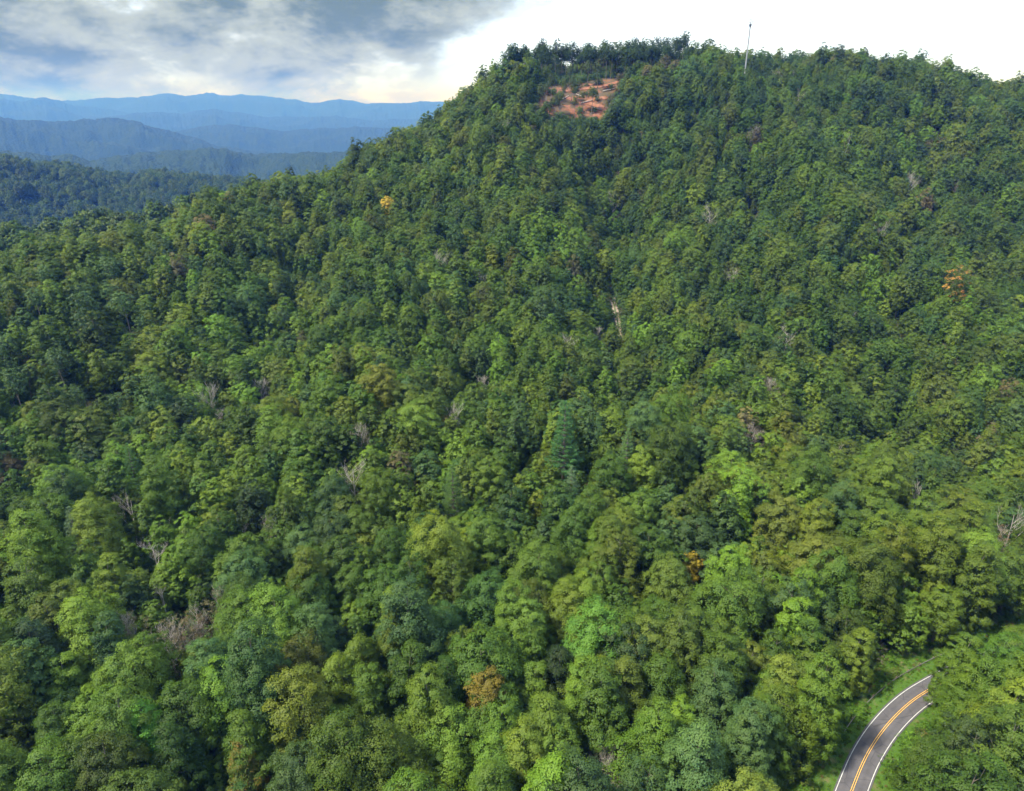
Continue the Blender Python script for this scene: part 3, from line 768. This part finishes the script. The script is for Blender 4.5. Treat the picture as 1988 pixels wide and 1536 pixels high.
for px, py, s, lab in ((250, 1240, .8, 'grey-brown vine-covered thicket tree beside the broad yellow-lime tree'), (330, 1262, .85, 'grey-brown thinning tree in the middle of the vine thicket'),
                       (440, 1180, .8, 'grey-brown half-bare tree behind a fresh green crown'), (385, 1225, .7, 'brownish half-bare tree filling the gap in the vine thicket'), (1185, 1500, .8, 'pale grey-green thinning tree with bare twigs'),
                       (1930, 1060, .75, 'pinkish brown thinning tree beside pale bare trunks'),
                       (1490, 765, .8, 'pale pinkish grey thinning tree on the slope'), (1460, 850, .6, 'dusky mauve thinning tree below the pinkish grey one'), (700, 860, .8, 'dull grey-brown rounded thinning tree')):
    P = ground_at(px, py, 9 * s); VINES.append((P, s, lab))
    keep &= ~seen_past(P + np.array((0, 0, 11 * s)), .8); keep &= (T['x'] - P[0]) ** 2 + (T['y'] - P[1]) ** 2 > 22

# ---- the largest as trees of their own, the others as one forest
for k in list(T): T[k] = T[k][keep]
hgt, crad, cbase = hgt[keep], crad[keep], cbase[keep]; n = len(T['x'])
jit = RNG.normal(0, .055, (n, 3)); base_t = np.array([t[1] for t in TINTS])[T['tc']]
patch = (fbm(T['x'] / 90, T['y'] / 90, 70, 2) - .5)[:, None]
tint = base_t * (1 + jit * np.array((.9, .6, .9)) + RNG.normal(0, .19, (n, 1)) + patch * np.array((.3, .15, .1)))
nearw = sstep(260, 110, T['y'])[:, None] * sstep(-40, 60, T['x'])[:, None]
tint = np.clip(tint * np.array((1.07, 1.0, .88)) * (1 + nearw * np.array((.04, .02, .0))), .01, .5)
cz = T['z'] + (hgt + cbase) * .5
px, py, dep = project(np.column_stack((T['x'], T['y'], cz)))
prad = crad / dep * FPX
inside = (px > -prad * .7) & (px < 1988 + prad * .7) & (py > -50) & (py < 1536 + prad * .9)
score = np.where(inside, prad, 0)
N_OWN = 300 - len(SPECIAL)
order = np.argsort(-score); own = np.zeros(n, bool); own[order[:N_OWN]] = True

def tree(name, P, kind, s, rot, tnt, label, group=None, cat='tree', sz=1.0, crown=None, trunk=None):
    e = bpy.data.objects.new(name, None); COL.objects.link(e)
    e.location = P; e.rotation_euler = (0, 0, rot); e.scale = (s, s, s * sz); e.empty_display_size = .5
    e['label'] = label; e['category'] = cat
    if group: e['group'] = group
    c = add_obj('crown', CROWN[kind] if crown is None else crown, e); c['tint'] = [float(v) for v in tnt]
    if trunk is not False: add_obj('trunk', TRUNK[kind] if trunk is None else trunk, e)
    return e
marks = [(SPECIAL[2][0], 'beside the rust orange tree'), (SPECIAL[3][0], 'beside the rusty brown conical tree'), (SPECIAL[4][0], 'beside the vivid lime green tree'),
         (SPECIAL[6][0], 'beside the vivid emerald tree'), (SPECIAL[7][0], 'beside the broad yellow-lime tree'), (SPECIAL[8][0], 'beside the large fresh green tree'),
         (SPECIAL[10][0], 'beside the dark umbrella-shaped tree'), (DEAD[0][0], 'beside the wide grey dead tree'), (DEAD[2][0], 'beside a bare pale dead tree'),
         (DEAD[11][0], 'beside tall pale bare trunks'), (DEAD[10][0], 'beside a white leafless snag'), (VINES[1][0], 'at the edge of the grey-brown vine thicket'),
         (PINES[4][0], 'beside the grey-blue pine'), (VINES[4][0], 'beside a pale thinning tree'), (PINES[2][0], 'near the silvery blue pine')]
for i in np.nonzero(own)[0]:
    P = np.array((T['x'][i], T['y'][i], T['z'][i])); k = T['kind'][i]
    dm = [np.hypot(*(P - m[0])[:2]) for m in marks]; j = int(np.argmin(dm))
    droad = dist_poly(np.array([P[0]]), np.array([P[1]]), ROAD)[0]
    where = 'beside the road' if droad < 17 else marks[j][1] if dm[j] < 17 else 'in the valley woods' if P[1] < 125 else 'at the foot of the slope'
    size = 'tall' if T['s'][i] > .95 else 'small' if T['s'][i] < .65 else ''
    if where.startswith(('in the', 'at the foot')):
        dn = np.hypot(T['x'] - P[0], T['y'] - P[1]); dn[i] = 1e9; q_ = int(np.argmin(np.where(own, dn, 1e9)))
        where = 'beside a %s %s tree' % (TINTS[T['tc'][q_]][0], ' '.join(KINDS[T['kind'][q_]][0].split()[:-1]))
    where = where.replace(' a olive', ' an olive')
    lab = ('%s %s tree with %s %s' % (size, TINTS[T['tc'][i]][0], KINDS[k][0], where)).strip()
    tree('broadleaf_tree', P + np.array((0, 0, -.1)), k, T['s'][i], T['rot'][i], tint[i], lab, 'broadleaf trees of the valley woods', sz=float(RNG.uniform(.92, 1.12)))
for P, k, s, tn_, lab in SPECIAL:
    cm = None
    if tn_[0] > tn_[1] * 1.6:
        cm = CROWN[k].copy(); cm.materials[0] = TURNING
    tree('broadleaf_tree', P + np.array((0, 0, -.1)), k, s, random.uniform(0, 6.28), tn_, lab, crown=cm)
pm = []
for v in range(2):
    V, F, var, (TV, TF) = pine_data(600 + v); me = new_mesh('pine_crown', V, F, [NEEDLE]); set_var(me, var)
    pm.append((me, new_mesh('pine_trunk', TV, TF, [BARK], smooth=True)))
for k, (P, s, lab) in enumerate(PINES):
    tn_ = [(.044, .118, .034), (.078, .145, .040), (.085, .140, .068), (.066, .125, .026), (.080, .130, .066), (.055, .125, .026)][k]
    tree('pine_tree', P, 0, s, k * 1.3, tn_, lab, crown=pm[k % 2][0], trunk=pm[k % 2][1], cat='pine')
dm_ = []
for v, (h, spd, kids) in enumerate(((17, .72, (9, 6, 4)), (19, .4, (6, 5, 3)), (14, .5, (5, 4, 3)), (13, .6, (12, 8, 5)))):
    TV, TF = dead_data(700 + v, h, spd, 3, .24, kids); dm_.append(TV.shape)
    dm_[v] = new_mesh('dead_wood', TV, TF, [DEADWOOD], smooth=True)
for k, (P, s, v, lab) in enumerate(DEAD):
    o = add_obj('dead_tree', dm_[v], label=lab, category='dead tree'); o.location = P + np.array((0, 0, .2)); o.scale = (s * 1.15,) * 3; o.rotation_euler = (0, 0, k * 2.1)
vm = []
for v in range(2):
    V, F, var, cen = crown_data(800 + v, 16, 2.0, 5.2, .5, .2, 90, 45, .26, .4, .24, fill=.1)
    me = new_mesh('thin_crown', V, F, [LEAF]); set_var(me, var)
    TV, TF = dead_data(820 + v, 16, .62, 3, .24, (13, 8, 5)); vm.append((me, new_mesh('thin_wood', TV, TF, [DEADWOOD], smooth=True)))
for k, (P, s, lab) in enumerate(VINES):
    tn_ = [(.105, .098, .062), (.110, .098, .066), (.095, .090, .055), (.12, .088, .055), (.115, .120, .078), (.17, .115, .07), (.15, .125, .09), (.10, .085, .075), (.10, .095, .06)][k]
    tree('thinning_tree', P, 0, s, k * 1.7, tn_, lab, crown=vm[k % 2][0], trunk=vm[k % 2][1])

SNAG0 = SHRUB0 + 3
for i in range(3):
    TV, TF = dead_data(900 + i, 15 + i, (.35, .5, .6)[i], 3, .2, ((5, 4, 3), (9, 6, 4), (12, 7, 4))[i]); add_proto('s%02d' % (SNAG0 + i), [(TV, TF, DEADWOOD, None)])
# ---- forest: one object, its trees set out by nodes
rest = ~own
FX = [np.column_stack((T['x'], T['y'], T['z'] - .1))[rest]]; FI = [T['kind'][rest]]; FS = [T['s'][rest]]; FT = [tint[rest]]; FR = [T['rot'][rest]]
def add_pts(P, idx, s, tn_):
    P = np.atleast_2d(P); m = len(P); FX.append(P); FI.append(np.broadcast_to(idx, (m,))); FS.append(np.broadcast_to(s, (m,))); FT.append(np.broadcast_to(tn_, (m, 3))); FR.append(RNG.uniform(0, 6.28, m))
# tall bare-stemmed row behind the clearing on the ridge
m = 150; qx = RNG.uniform(960, 1330, m); qy = np.interp(qx, [900, 1000, 1150, 1330], [205, 150, 150, 150]) - RNG.uniform(0, 26, m)
for a_, b_ in zip(qx, qy):
    p = hit(a_, b_, 2.0)
    if p is None: continue
    z = float(H(np.array([p[0]]), np.array([p[1]]))[0])
    add_pts((p[0], p[1], z), EDGE0 + RNG.integers(0, 3), RNG.uniform(.58, .80), np.array((.040, .075, .022)) * RNG.uniform(.8, 1.2))
# a few stems left standing in the clearing and in the hollow
for px_, py_ in ((1078, 226), (1086, 228), (1115, 232), (1110, 200), (1148, 222), (1095, 205), (1060, 205), (1125, 185), (1160, 178), (1050, 220), (1130, 218), (1070, 200), (1140, 170), (1105, 176)):
    p = ground_at(px_, py_); add_pts(p, EDGE0 + RNG.integers(0, 3), RNG.uniform(.42, .72), np.array((.075, .105, .03)) * RNG.uniform(.8, 1.2))
for _ in range(26):
    p = ground_at(RNG.uniform(-20, 320), RNG.uniform(540, 820), 10); add_pts(p, EDGE0 + RNG.integers(0, 3), RNG.uniform(.55, .85), np.array((.055, .100, .03)) * RNG.uniform(.8, 1.3))
sn = RNG.choice(n, 90, replace=False); sn = sn[T['y'][sn] > 110]
add_pts(np.column_stack((T['x'][sn] + 3.2, T['y'][sn] - 2.0, T['z'][sn] - 1.5)), SNAG0 + RNG.integers(0, 3, len(sn)), RNG.uniform(.6, .92, len(sn)), (.2, .2, .2))
# the two wooded rises beyond
for (hf, az, D, wd), cnt in ((R0, 1700), (R1, 8000)):
    a = RNG.uniform(az[0], az[-1], cnt); s = RNG.uniform(-1, .25, cnt)
    X, Y, Z = hf(a, s); base_t = np.array([t[1] for t in TINTS])[RNG.choice(5, cnt)]
    FX.append(np.column_stack((X, Y, Z - 1))); FI.append(FAR0 + RNG.integers(0, 4, cnt)); FS.append(RNG.uniform(.7, 1.1, cnt)); FT.append(base_t * RNG.uniform(.55, .95, (cnt, 1))); FR.append(RNG.uniform(0, 6.28, cnt))

def point_object(name, P, idx, s, tn_, rot, flat_to=None, **props):
    me = bpy.data.meshes.new(name); me.vertices.add(len(P)); me.vertices.foreach_set('co', np.asarray(P, np.float32).ravel())
    for nm, ty, fld, d in (('idx', 'INT', 'value', np.asarray(idx, np.int32)), ('siz', 'FLOAT_VECTOR', 'vector', (np.asarray(s, np.float32)[:, None] * np.column_stack((np.ones(len(s)), np.ones(len(s)), RNG.uniform(.84, 1.2, len(s))))).astype(np.float32).ravel()), ('rotz', 'FLOAT', 'value', np.asarray(rot, np.float32)), ('tint', 'FLOAT_VECTOR', 'vector', np.asarray(tn_, np.float32).ravel())):
        at_ = me.attributes.new(nm, ty, 'POINT'); at_.data.foreach_set(fld, d)
    o = add_obj(name, me, **props)
    g = bpy.data.node_groups.new(name + '_planting', 'GeometryNodeTree')
    g.interface.new_socket('Geometry', in_out='INPUT', socket_type='NodeSocketGeometry'); g.interface.new_socket('Geometry', in_out='OUTPUT', socket_type='NodeSocketGeometry')
    A = g.nodes.new; lk = g.links.new
    gi, go = A('NodeGroupInput'), A('NodeGroupOutput'); ci = A('GeometryNodeCollectionInfo'); ci.inputs['Collection'].default_value = PROTO
    ci.inputs['Separate Children'].default_value = True; ci.inputs['Reset Children'].default_value = True
    iop = A('GeometryNodeInstanceOnPoints'); iop.inputs['Pick Instance'].default_value = True
    def attr(nm, ty):
        a = A('GeometryNodeInputNamedAttribute'); a.data_type = ty; a.inputs['Name'].default_value = nm; return a.outputs[0]
    cx = A('ShaderNodeCombineXYZ'); lk(attr('rotz', 'FLOAT'), cx.inputs[2]); er = A('FunctionNodeEulerToRotation'); lk(cx.outputs[0], er.inputs[0])
    lk(gi.outputs[0], iop.inputs['Points']); lk(ci.outputs[0], iop.inputs['Instance']); lk(attr('idx', 'INT'), iop.inputs['Instance Index'])
    lk(er.outputs[0], iop.inputs['Rotation']); lk(attr('siz', 'FLOAT_VECTOR'), iop.inputs['Scale']); lk(iop.outputs[0], go.inputs[0])
    md = o.modifiers.new('planting', 'NODES'); md.node_group = g
    return o
point_object('forest', np.concatenate(FX), np.concatenate(FI), np.concatenate(FS), np.concatenate(FT), np.concatenate(FR),
             kind='stuff', label='unbroken green broadleaf forest covering the hillside', category='forest')
# ---- undergrowth: shrubs and vines wherever the canopy opens
m = 9000; uy = 45 + 330 * RNG.uniform(0, 1, m) ** .8; ux = RNG.uniform(-1, 1, m) * (uy * .80 + 15)
ok = (dist_poly(ux, uy, ROAD) > 5.8) & (dist_poly(ux, uy, tl) > 2.6)
ux, uy = ux[ok], uy[ok]
for poly, cnt in ((CLEAR3, 36),):
    lo, hi = poly.min(0), poly.max(0); qx = RNG.uniform(lo[0], hi[0], 900); qy = RNG.uniform(lo[1], hi[1], 900); okp = in_poly(qx, qy, poly)
    qx, qy = qx[okp][:cnt], qy[okp][:cnt]; ux = np.concatenate((ux, qx)); uy = np.concatenate((uy, qy))
cc = CLEAR3.mean(0); qx = cc[0] + RNG.uniform(-70, 70, 5200); qy = cc[1] + RNG.uniform(-70, 60, 5200)          # brush round the clearing
okp = ~in_poly(qx, qy, cc + (CLEAR3 - cc) * .93); ux = np.concatenate((ux, qx[okp])); uy = np.concatenate((uy, qy[okp]))
ti = RNG.integers(0, len(tl), 420); sg = RNG.choice((-1, 1), 420) * RNG.uniform(2.2, 8, 420); ux = np.concatenate((ux, tl[ti, 0] + sg)); uy = np.concatenate((uy, tl[ti, 1] + RNG.normal(0, 1, 420)))
m = len(ux); us = RNG.uniform(.5, 1.25, m); rdd = dist_poly(ux, uy, ROAD); us = np.where(rdd < 11, us * .35, us)
ut = np.array([(.050, .090, .022), (.070, .125, .026), (.060, .105, .045), (.10, .09, .05)])[RNG.choice(4, m, p=[.4, .35, .17, .08])] * RNG.uniform(.75, 1.25, (m, 1))
point_object('undergrowth', np.column_stack((ux, uy, H(ux, uy) - .1)), SHRUB0 + RNG.integers(0, 3, m), us, ut, RNG.uniform(0, 6.28, m),
             kind='stuff', label='shrubs and vines filling the gaps under the trees', category='undergrowth')

m = 9000; gi_ = RNG.integers(2, len(ROAD) - 2, m); sd_ = RNG.choice((-1, 1), m); ds = RNG.uniform(2.75, 12, m)
tg = ROAD[gi_ + 1] - ROAD[gi_ - 1]; tg /= np.linalg.norm(tg, axis=1)[:, None]; gp = ROAD[gi_] + np.column_stack((-tg[:, 1], tg[:, 0])) * (sd_ * ds)[:, None] + RNG.normal(0, .3, (m, 2))
okg = dist_poly(gp[:, 0], gp[:, 1], ROAD) > 2.7; gp, ds = gp[okg], ds[okg]; m = len(gp)
gt = np.array([(.070, .150, .012), (.095, .180, .016), (.115, .150, .03), (.15, .12, .04)])[RNG.choice(4, m, p=[.42, .38, .13, .07])] * RNG.uniform(.75, 1.2, (m, 1))
point_object('grass', np.column_stack((gp, H(gp[:, 0], gp[:, 1]) - .05)), SHRUB0 + RNG.integers(0, 3, m), np.where(ds > 4.5, RNG.uniform(.12, .30, m) * (.5 + 1.5 * sstep(.4, .65, vnoise(gp[:, 0] / 3.5, gp[:, 1] / 3.5, 90))), RNG.uniform(.05, .12, m)), gt, RNG.uniform(0, 6.28, m),
             kind='stuff', label='rough grass and weeds on the road verges', category='grass')

# ------------------------------------------------------------------ guard rail beside the road
STEEL = plain('weathered_steel', (.13, .10, .075), (.30, .29, .27), .8, .6, .3)
POSTW = plain('post_timber', (.10, .075, .05), (.19, .15, .11), 3.0, .9)
def box_mesh(name, sx, sy, sz, m):
    V = np.array([(x * sx / 2, y * sy / 2, z * sz) for z in (0, 1) for y in (-1, 1) for x in (-1, 1)], float)
    F = np.array([(0, 2, 3, 1), (4, 5, 7, 6), (0, 1, 5, 4), (2, 6, 7, 3), (0, 4, 6, 2), (1, 3, 7, 5)]); return new_mesh(name, V, F, [m])
idx0 = int(np.argmin(np.hypot(*(ROAD - np.array(flat(1665, 1440)[:2])).T))); idx1 = int(np.argmin(np.hypot(*(ROAD - np.array(flat(1835, 1322)[:2])).T)))
seg = ROAD[idx0:idx1 + 14]; tt = np.gradient(seg, axis=0); tt /= np.linalg.norm(tt, axis=1)[:, None]; nn = np.column_stack((-tt[:, 1], tt[:, 0]))
RL = seg + nn * 4.7
gr_ = bpy.data.objects.new('guard_rail', None); COL.objects.link(gr_); p0 = RL[0]; gr_.location = (p0[0], p0[1], 0)
gr_['label'] = 'weathered steel guard rail on posts along the grassy verge of the road'; gr_['category'] = 'guard rail'
prof_ = np.array([(0, .47), (.055, .51), (.055, .56), (0, .61), (0, .66), (.055, .70), (.055, .75), (0, .79)])
step = 3
for i in range(0, len(RL) - step, step):
    ring = []
    for j in range(i, i + step + 1):
        for o_, z_ in prof_: ring.append((RL[j, 0] - nn[j, 0] * o_ - p0[0], RL[j, 1] - nn[j, 1] * o_ - p0[1], z_))
    k = len(prof_); q_ = np.arange((step + 1) * k).reshape(step + 1, k)
    F = np.stack((q_[:-1, :-1], q_[:-1, 1:], q_[1:, 1:], q_[1:, :-1]), -1).reshape(-1, 4)
    me = new_mesh('rail_panel', np.array(ring), F, [STEEL]); o = add_obj('rail_panel', me, gr_)
    sm = o.modifiers.new('sheet', 'SOLIDIFY'); sm.thickness = .012
pmesh = box_mesh('guard_post', .18, .2, 1.0, POSTW)
for j in range(0, len(RL), step):
    o = add_obj('post', pmesh, gr_); q_ = RL[j] + nn[j] * .16
    o.location = (q_[0] - p0[0], q_[1] - p0[1], float(H(q_[:1], q_[1:])[0]) - .15); o.rotation_euler = (0, 0, math.atan2(tt[j, 1], tt[j, 0]))

# ------------------------------------------------------------------ floodlight mast on the ridge
GALV = plain('galvanised_mast', (.26, .27, .29), (.36, .37, .39), .8, .5, .3)
LAMPM = plain('lamp_housing', (.10, .11, .12), (.18, .19, .20), 2.0, .5, .4)
LENS = plain('lamp_lens', (.55, .58, .60), (.7, .72, .74), 2.0, .15)
mast = bpy.data.objects.new('floodlight_mast', None); COL.objects.link(mast); mast.location = POLE + np.array((0, 0, -.3))
mast['label'] = 'tall pale floodlight mast rising from the ridge-top trees'; mast['category'] = 'floodlight mast'
topd = at(1449, 36, POLE[1]); MH = topd[2] - POLE[2]
tb = Tubes(12); tb.add([(0, 0, 0), (0, 0, MH * .5), (0, 0, MH - 3.2)], [.50, .42, .34]); V, F = tb.get(); add_obj('pole', new_mesh('pole', V, F, [GALV], smooth=True), mast)
tb = Tubes(10); tb.add([(0, 0, MH - 4.4), (0, 0, MH - 4.0), (0, 0, MH - 3.0), (0, 0, MH - 2.7)], [.40, .62, .85, .6]); V, F = tb.get(); add_obj('collar', new_mesh('collar', V, F, [LAMPM]), mast)
tb = Tubes(6); tb.add([(0, 0, MH - 3), (0, 0, MH)], [.18, .14])
for z in (MH - 1.9, MH - .3): tb.add([(-1.9, 0, z), (1.9, 0, z)], [.1, .1])
V, F = tb.get(); add_obj('cross_arm', new_mesh('cross_arm', V, F, [LAMPM]), mast)
def lampmesh():
    V = np.array([(x, y, z) for y, s in ((0.35, .32), (-.35, .62)) for x in (-s, s) for z in (-s * .85, s * .85)], float)
    F = np.array([(0, 1, 3, 2), (0, 2, 6, 4), (1, 5, 7, 3), (0, 4, 5, 1), (2, 3, 7, 6), (4, 6, 7, 5)]); return new_mesh('lamp', V, F, [LAMPM])
lm = lampmesh(); ln_ = box_mesh('lens', 1.0, .06, .85, LENS)
for x in (-1.75, .35, 1.6):
    for z in (MH - 1.9, MH - .3):
        o = add_obj('lamp', lm, mast); o.location = (x, -.4, z); o.rotation_euler = (-.35, 0, 0)
        l_ = add_obj('lens', ln_, o); l_.location = (0, -.39, -.42)

# ------------------------------------------------------------------ logs felled in the clearing
for k, (a_, b_) in enumerate((((1118, 186), (1132, 192)), ((1128, 203), (1150, 197)), ((1150, 212), (1168, 216)), ((1090, 196), (1104, 190)), ((1170, 180), (1194, 174)))):
    A_, B_ = ground_at(*a_), ground_at(*b_); A_[2] += .7; B_[2] += .7
    d_ = B_ - A_; d_ = d_ / np.linalg.norm(d_) * min(13, np.linalg.norm(d_))
    tb = Tubes(8); tb.add([(0, 0, 0), d_ * .5, d_], [.34, .28, .18]); V, F = tb.get()
    o = add_obj('felled_log', new_mesh('felled_log', V, F, [DEADWOOD], smooth=True), label='pale felled log lying on the red clay clearing', category='log', group='logs felled in the clearing'); o.location = A_

# ------------------------------------------------------------------ haze: even air round everything
hm, ht = mat('haze_air'); b = NB(ht)
pv = b.n('ShaderNodeVolumePrincipled', {'Color': HAZE_COLOR, 'Density': HAZE_DENSITY, 'Anisotropy': 0.25, 'Absorption Color': HAZE_CLEAR})
b.n('ShaderNodeOutputMaterial', {'Volume': pv.outputs[0]})
V = np.array([(x, y, z) for z in (-520, 405) for y in (-6100, 27100) for x in (-27100, 27100)], float)
F = np.array([(0, 2, 3, 1), (4, 5, 7, 6), (0, 1, 5, 4), (2, 6, 7, 3), (0, 4, 6, 2), (1, 3, 7, 5)])
hz = add_obj('haze', new_mesh('haze', V, F, [hm]), kind='stuff', label='thin blue summer haze over the valley', category='haze')
hz.display_type = 'WIRE'
